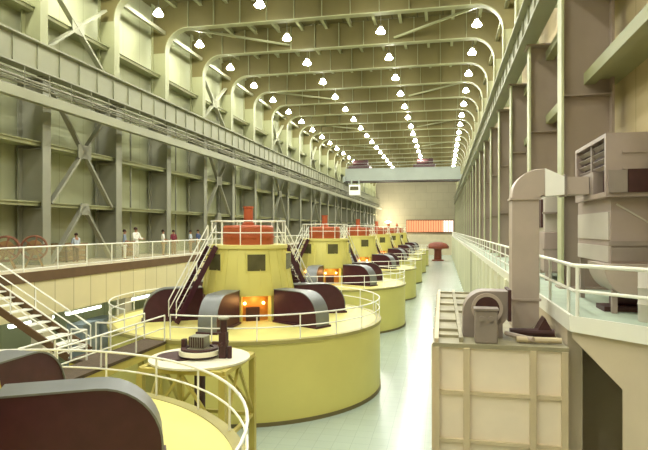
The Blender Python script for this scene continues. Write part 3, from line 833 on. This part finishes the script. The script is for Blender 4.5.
MB().box(-.22, -.16, 0, .22, .16, .66).build('box_body', M['duct_d'], t, bevel=.02)
MB().box(-.24, -.18, .66, .24, .18, .70).build('box_lid', M['duct_d'], t)
for x in (-.09, .09):
    MB().tube([(x, -.19, .5), (x, -.155, .5)], .055, 12).build('dial', M['duct_d'], t)

# the big duct
t = thing('air_duct', 'big beige square duct rising from the fan and turning towards the louvred cabinet', 'duct', (1.82, 13.5, BZ + .02))
x0, x1 = 1.52, 2.1
outer = [(x0, 4.98), (x0 + .12, 4.92), (x0 + .3, 4.92)] + [(x1 - .3 + .3 * math.cos(-PI / 2 + i * PI / 12), 5.24 + .3 * math.sin(-PI / 2 + i * PI / 12)) for i in range(1, 7)]
outer += [(x1, 7.9), (x1 + .06, 7.95), (x1 + .12, 7.95), (x1 + .12, 8.54)]
outer += [(x0 + .6 - .6 * math.sin(i * PI / 16), 7.94 + .6 * math.cos(i * PI / 16)) for i in range(0, 9)]
MB().prism(outer, (0, 13.2, 0), (1, 0, 0), (0, 0, 1), (0, .62, 0)).build('duct_body', M['duct'], t, bevel=.015, **W)
for z in (5.62, 7.88):
    MB().box(x0 - .035, 13.165, z - .025, x1 + .035, 13.855, z + .025).build('flange', M['duct'], t, **W)
lab(MB().prism([(2.22, 7.93), (2.62, 7.96), (2.62, 8.36), (2.22, 8.55)], (0, 13.18, 0), (1, 0, 0), (0, 0, 1), (0, .66, 0)).build('transition_piece', M['whitepanel'], t, **W), 'tapered duct piece whitened for the glare on it')  # strong light on the duct face is put into this white
MB().box(2.62, 13.2, 7.93, 2.68, 13.84, 8.4).build('flange', M['duct_d'], t, **W)
MB().box(2.68, 13.24, 7.97, 3.14, 13.8, 8.35).build('branch_duct', M['duct'], t, **W)

# louvred air handler
t = thing('air_handler', 'tall taupe air handling cabinet with dark louvres standing on the gallery', 'air handler', (4.0, 13.4, GF))
ux0, uy0, uy1, uz0, uz1 = 3.15, 12.0, 14.6, 7.84, 9.1
MB().box(ux0 + .26, uy0 + .002, uz0, 4.85, uy1, uz1).build('upper_casing', M['cabinet'], t, **W)
fr = MB().box(ux0, uy0, uz1 - .08, ux0 + .26, uy1, uz1).box(ux0, uy0, uz0, ux0 + .26, uy1, uz0 + .1).box(ux0, uy0, uz0 + .1, ux0 + .26, uy0 + .1, uz1 - .08).box(ux0, uy1 - .1, uz0 + .1, ux0 + .26, uy1, uz1 - .08)
fr.build('louvre_frame', M['cabinet'], t, **W)
lv = MB()
for i in range(4):
    z = uz0 + .62 + i * .15
    lv.bar((ux0 + .1, uy0 + .1, z), (ux0 + .1, uy1 - .1, z), .10, .025, (.7, 0, .7))
lv.box(ux0 + .04, uy0 + 1.25, uz0 + .6, ux0 + .1, uy0 + 1.33, uz1 - .08)
lv.build('louvre_slats', M['duct_d'], t, **W)
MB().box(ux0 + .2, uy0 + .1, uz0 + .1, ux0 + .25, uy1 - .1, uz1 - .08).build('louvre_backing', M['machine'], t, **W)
MB().box(ux0 + .0, uy0 + .95, uz0 + .1, ux0 + .24, uy1 - .12, uz0 + .58).build('duct_collar', M['duct_d'], t, **W)
for z in (8.4, 8.72):
    MB().box(ux0 + .3, uy0 - .02, z - .02, 4.85, uy0, z + .02).build('seam', M['cabinet'], t, **W)
MB().box(3.2, uy0 - .05, 7.92, 3.53, uy0, 8.36).build('access_panel', M['duct_d'], t, **W)
MB().box(3.55, uy0 - .03, 7.92, 4.5, uy0, 8.38).build('opening_shade', M['machine'], t, **W)  # flat dark slab; shade inside the opening is put into its colour
MB().box(4.0, uy0 - .25, 8.5, 4.3, uy0, 8.68).build('bracket_box', M['cabinet_l'], t, **W)
lx0, ly0, ly1 = 3.3, 12.2, 15.0
MB().box(lx0, ly0, 6.5, 4.85, ly1, 7.84).build('lower_casing', M['cabinet'], t, **W)
MB().box(lx0 - .03, ly0 + .1, 6.98, lx0, ly1 - .1, 7.55).build('side_panel', M['cabinet_l'], t, **W)
MB().box(lx0 - .03, ly0 + .1, 6.52, lx0, ly1 - .1, 6.85).build('side_panel', M['cabinet_l'], t, **W)
MB().box(lx0 - .05, ly0 - .03, 6.86, 4.85, ly0, 6.96).build('seam', M['duct_d'], t, **W)
MB().bar((3.4, ly0 - .01, 7.7), (4.5, ly0 - .01, 7.0), .03, .03).build('crease', M['cabinet_l'], t, **W)
MB().box(lx0, ly0 - .02, 6.55, 4.85, ly0, 6.84).build('front_band', M['duct_d'], t, **W)
for x in (lx0 + .08, 4.75):
    for y in (ly0 + .08, ly1 - .08): MB().box(x - .05, y - .05, GF, x + .05, y + .05, 6.5).build('leg', M['cabinet'], t, **W)
hp = [(3.12, 6.5)] + [(3.62 - .5 * math.cos(i * PI / 14), 6.5 - .62 * math.sin(i * PI / 14)) for i in range(1, 14)] + [(4.12, 6.5)]
lab(MB().prism(hp, (0, 12.0, 0), (1, 0, 0), (0, 0, 1), (0, 1.3, 0)).build('hopper', M['duct'], t, **W), 'rounded grey hopper hanging below the casing')
t = thing('pump_unit', 'dark maroon pump on the gallery floor below the rounded hopper', 'pump', (4.0, 12.78, GF))
MB().box(-.75, -.3, 0, .7, .35, .1).build('base_plate', M['machine'], t)
MB().tube([(-.55, 0, .22), (.1, 0, .22)], .13, 18).build('motor', M['machine'], t)
MB().tube([(.2, 0, .22), (.55, 0, .22)], .13, 18).build('pump_casing', M['machine'], t)
t = thing('steel_drum', 'pale upright drum on the gallery behind the cut corner of the railing', 'drum', (3.72, 11.3, GF))
MB().lathe([(0, 0), (.19, 0), (.2, .02), (.2, .3), (.21, .32), (.2, .34), (.2, .6), (.21, .62), (.2, .64), (.2, .9), (.19, .92), (0, .9)], 28).build('drum_shell', M['cabinet_l'], t)
MB().tube([(.08, 0, .9), (.08, 0, .94)], .035, 10).build('bung', M['metal'], t)

# second air handler farther along the gallery
t = thing('air_handler', 'smaller taupe cabinet on the gallery behind the big square duct', 'air handler', (4.0, 20.6, GF), 0)
MB().box(-.75, -1.1, .3, .8, 1.1, 1.6).build('lower_casing', M['cabinet'], t, bevel=.02)
MB().box(-.7, -.9, 1.6, .8, .9, 3.0).build('upper_casing', M['cabinet_l'], t, bevel=.02)
for z in (1.0, 2.2): MB().box(-.78, -1.12, z, .8, -.9, z + .06).build('seam', M['duct_d'], t)
for x in (-.65, .7):
    for y in (-1, 1): MB().box(x - .05, y - .05, 0, x + .05, y + .05, .3).build('leg', M['cabinet'], t)
MB().box(-.77, -.6, 1.75, -.7, .6, 2.7).build('louvre_panel', M['machine'], t)

# gallery railings
e = Vector((2.45, 11.5, GF)) + dv * 3.6
pts = [(2.45, 21.0, GF), (2.45, 11.5, GF), tuple(e)]
posts = [(2.45, y, GF) for y in (21.0, 19.0, 17.0, 15.5, 13.9, 11.95)] + [tuple(Vector((2.45, 11.5, GF)) + dv * s_) for s_ in (.08, 1.8, 3.5)]
straight_rail('gallery_railing', 'white pipe railing turning the gallery corner in front of the louvred cabinet', pts, 1.0, posts, rp=.035, rails=((1.0, .04, 'top_rail'), (.52, .032, 'mid_rail')))
straight_rail('gallery_railing', 'long white railing along the far gallery edge beyond the duct', [(2.45, 21.6, GF), (2.45, 158.4, GF)], 1.0,
              [(2.45, 21.6 + i * 1.95, GF) for i in range(71)], rails=((1.0, .04, 'top_rail'), (.66, .03, 'mid_rail'), (.33, .03, 'mid_rail')))

# ---------------------------------------------------------------- overhead crane
t = thing('overhead_crane', 'pale grey-blue bridge crane spanning the hall near the far wall', 'crane', (-7.6, 107, 15.94))
for y in (-1.6, 1.6):
    g = MB().box(-10.6, y - .35, .35, 10.7, y + .35, 2.6).build('bridge_girder', M['crane'], t)
    MB().box(-10.6, y - .45, 2.6, 10.7, y + .45, 2.7).build('girder_flange', M['crane'], g)
    MB().box(-10.6, y - .45, .25, 10.7, y + .45, .35).build('girder_flange', M['machine'], g)
for x in (-10.75, 10.85):
    e_ = MB().box(x - .2, -2.6, .15, x + .2, 2.6, 1.2).build('end_truck', M['crane'], t)
    for y in (-2, 2): MB().tube([(x - .1, y, .3), (x + .1, y, .3)], .3, 20).build('wheel', M['rubber'], e_)
for xx in (-8.0, 4.2):
    tr = MB().box(xx - 2.0, -2.0, 2.72, xx + 2.0, 2.0, 3.3).build('trolley', M['machine'], t)
    MB().tube([(xx - 1.4, 0, 3.9), (xx + 1.4, 0, 3.9)], .6, 20).build('hoist_drum', M['machine'], tr)
    MB().box(xx + .8, -1.2, 3.3, xx + 1.6, -.3, 4.4).build('hoist_motor', M['machine'], tr)
cab = MB().box(-9.6, -3.6, -2.4, -7.6, -2.05, -.5).build('operator_cab', M['whitepanel'], t)
MB().box(-9.4, -3.64, -1.5, -7.8, -3.6, -.8).build('cab_window', M['darkglass'], cab)
for x in (-9.3, -7.9): MB().box(x - .08, -2.9, -.5, x + .08, -2.0, .6).build('cab_hanger', M['crane'], cab)
for z in (3.2, 3.7): MB().tube([(-10.5, -2.0, z), (10.6, -2.0, z)], .035, 6).build('footwalk_rail', M['crane'], t)

# spare turbine part on the aisle
t = thing('spare_rotor', 'rust-brown mushroom-shaped spare rotor standing on the aisle floor', 'rotor', (-1.15, 130, 0))
MB().lathe([(0, 0), (1.3, 0), (1.3, .25), (.85, .3), (.8, 2.4), (1.0, 2.7)], 32).build('shaft', M['rust'], t)
MB().lathe([(.9, 2.65), (2.45, 2.8), (2.45, 3.25), (1.9, 3.9), (.9, 4.2), (0, 4.25)], 40).build('hub', M['rust'], t)

# flood lamp that brightens the far wall
t = thing('flood_lamp', 'bright flood lamp on a bracket at the far end of the balcony', 'lamp', (-15.2, 157.5, GF))
MB().tube([(-1.3, 0, 0), (-1.3, 0, 3.2), (0, .6, 3.5)], .06, 8).build('bracket', M['steel'], t)
MB().lathe([(0, 0), (.3, .05), (.6, .35), (.62, .42), (.58, .42)], 20, (0, .9, 3.4)).build('lamp_shade', M['flood'], t)

# warm lamps inside the generator openings (the orange bulbs)
for k in range(7):
    pl((GX + 1.75 * math.cos(R(300)), GY[k] + 1.75 * math.sin(R(300)), 4.05), 4, (1, .55, .2), .1)

# ---------------------------------------------------------------- world and camera
w = bpy.data.worlds.new('hall'); sc.world = w; w.use_nodes = True
w.node_tree.nodes['Background'].inputs['Color'].default_value = (.8, .85, .6, 1)
w.node_tree.nodes['Background'].inputs['Strength'].default_value = .3
cam = bpy.data.cameras.new('camera'); co = bpy.data.objects.new('camera', cam); COL.objects.link(co)
cam.sensor_width = 36; cam.lens = 560 / 648 * 36; cam.clip_start = .05; cam.clip_end = 400
cam.shift_y = 4 / 648
co.location = (0, 0, CAM_Z); co.rotation_euler = (R(90), 0, R(12))
sc.camera = co
vs = sc.view_settings
vs.view_transform = 'Standard'; vs.look = 'None'; vs.exposure = 1.45; vs.gamma = 1.0; vs.use_curve_mapping = False
cy = sc.cycles
cy.max_bounces = 8; cy.diffuse_bounces = 5; cy.glossy_bounces = 3; cy.transparent_max_bounces = 12; cy.caustics_reflective = False; cy.caustics_refractive = False
cy.sample_clamp_indirect = 6; cy.use_light_tree = True; cy.use_denoising = True
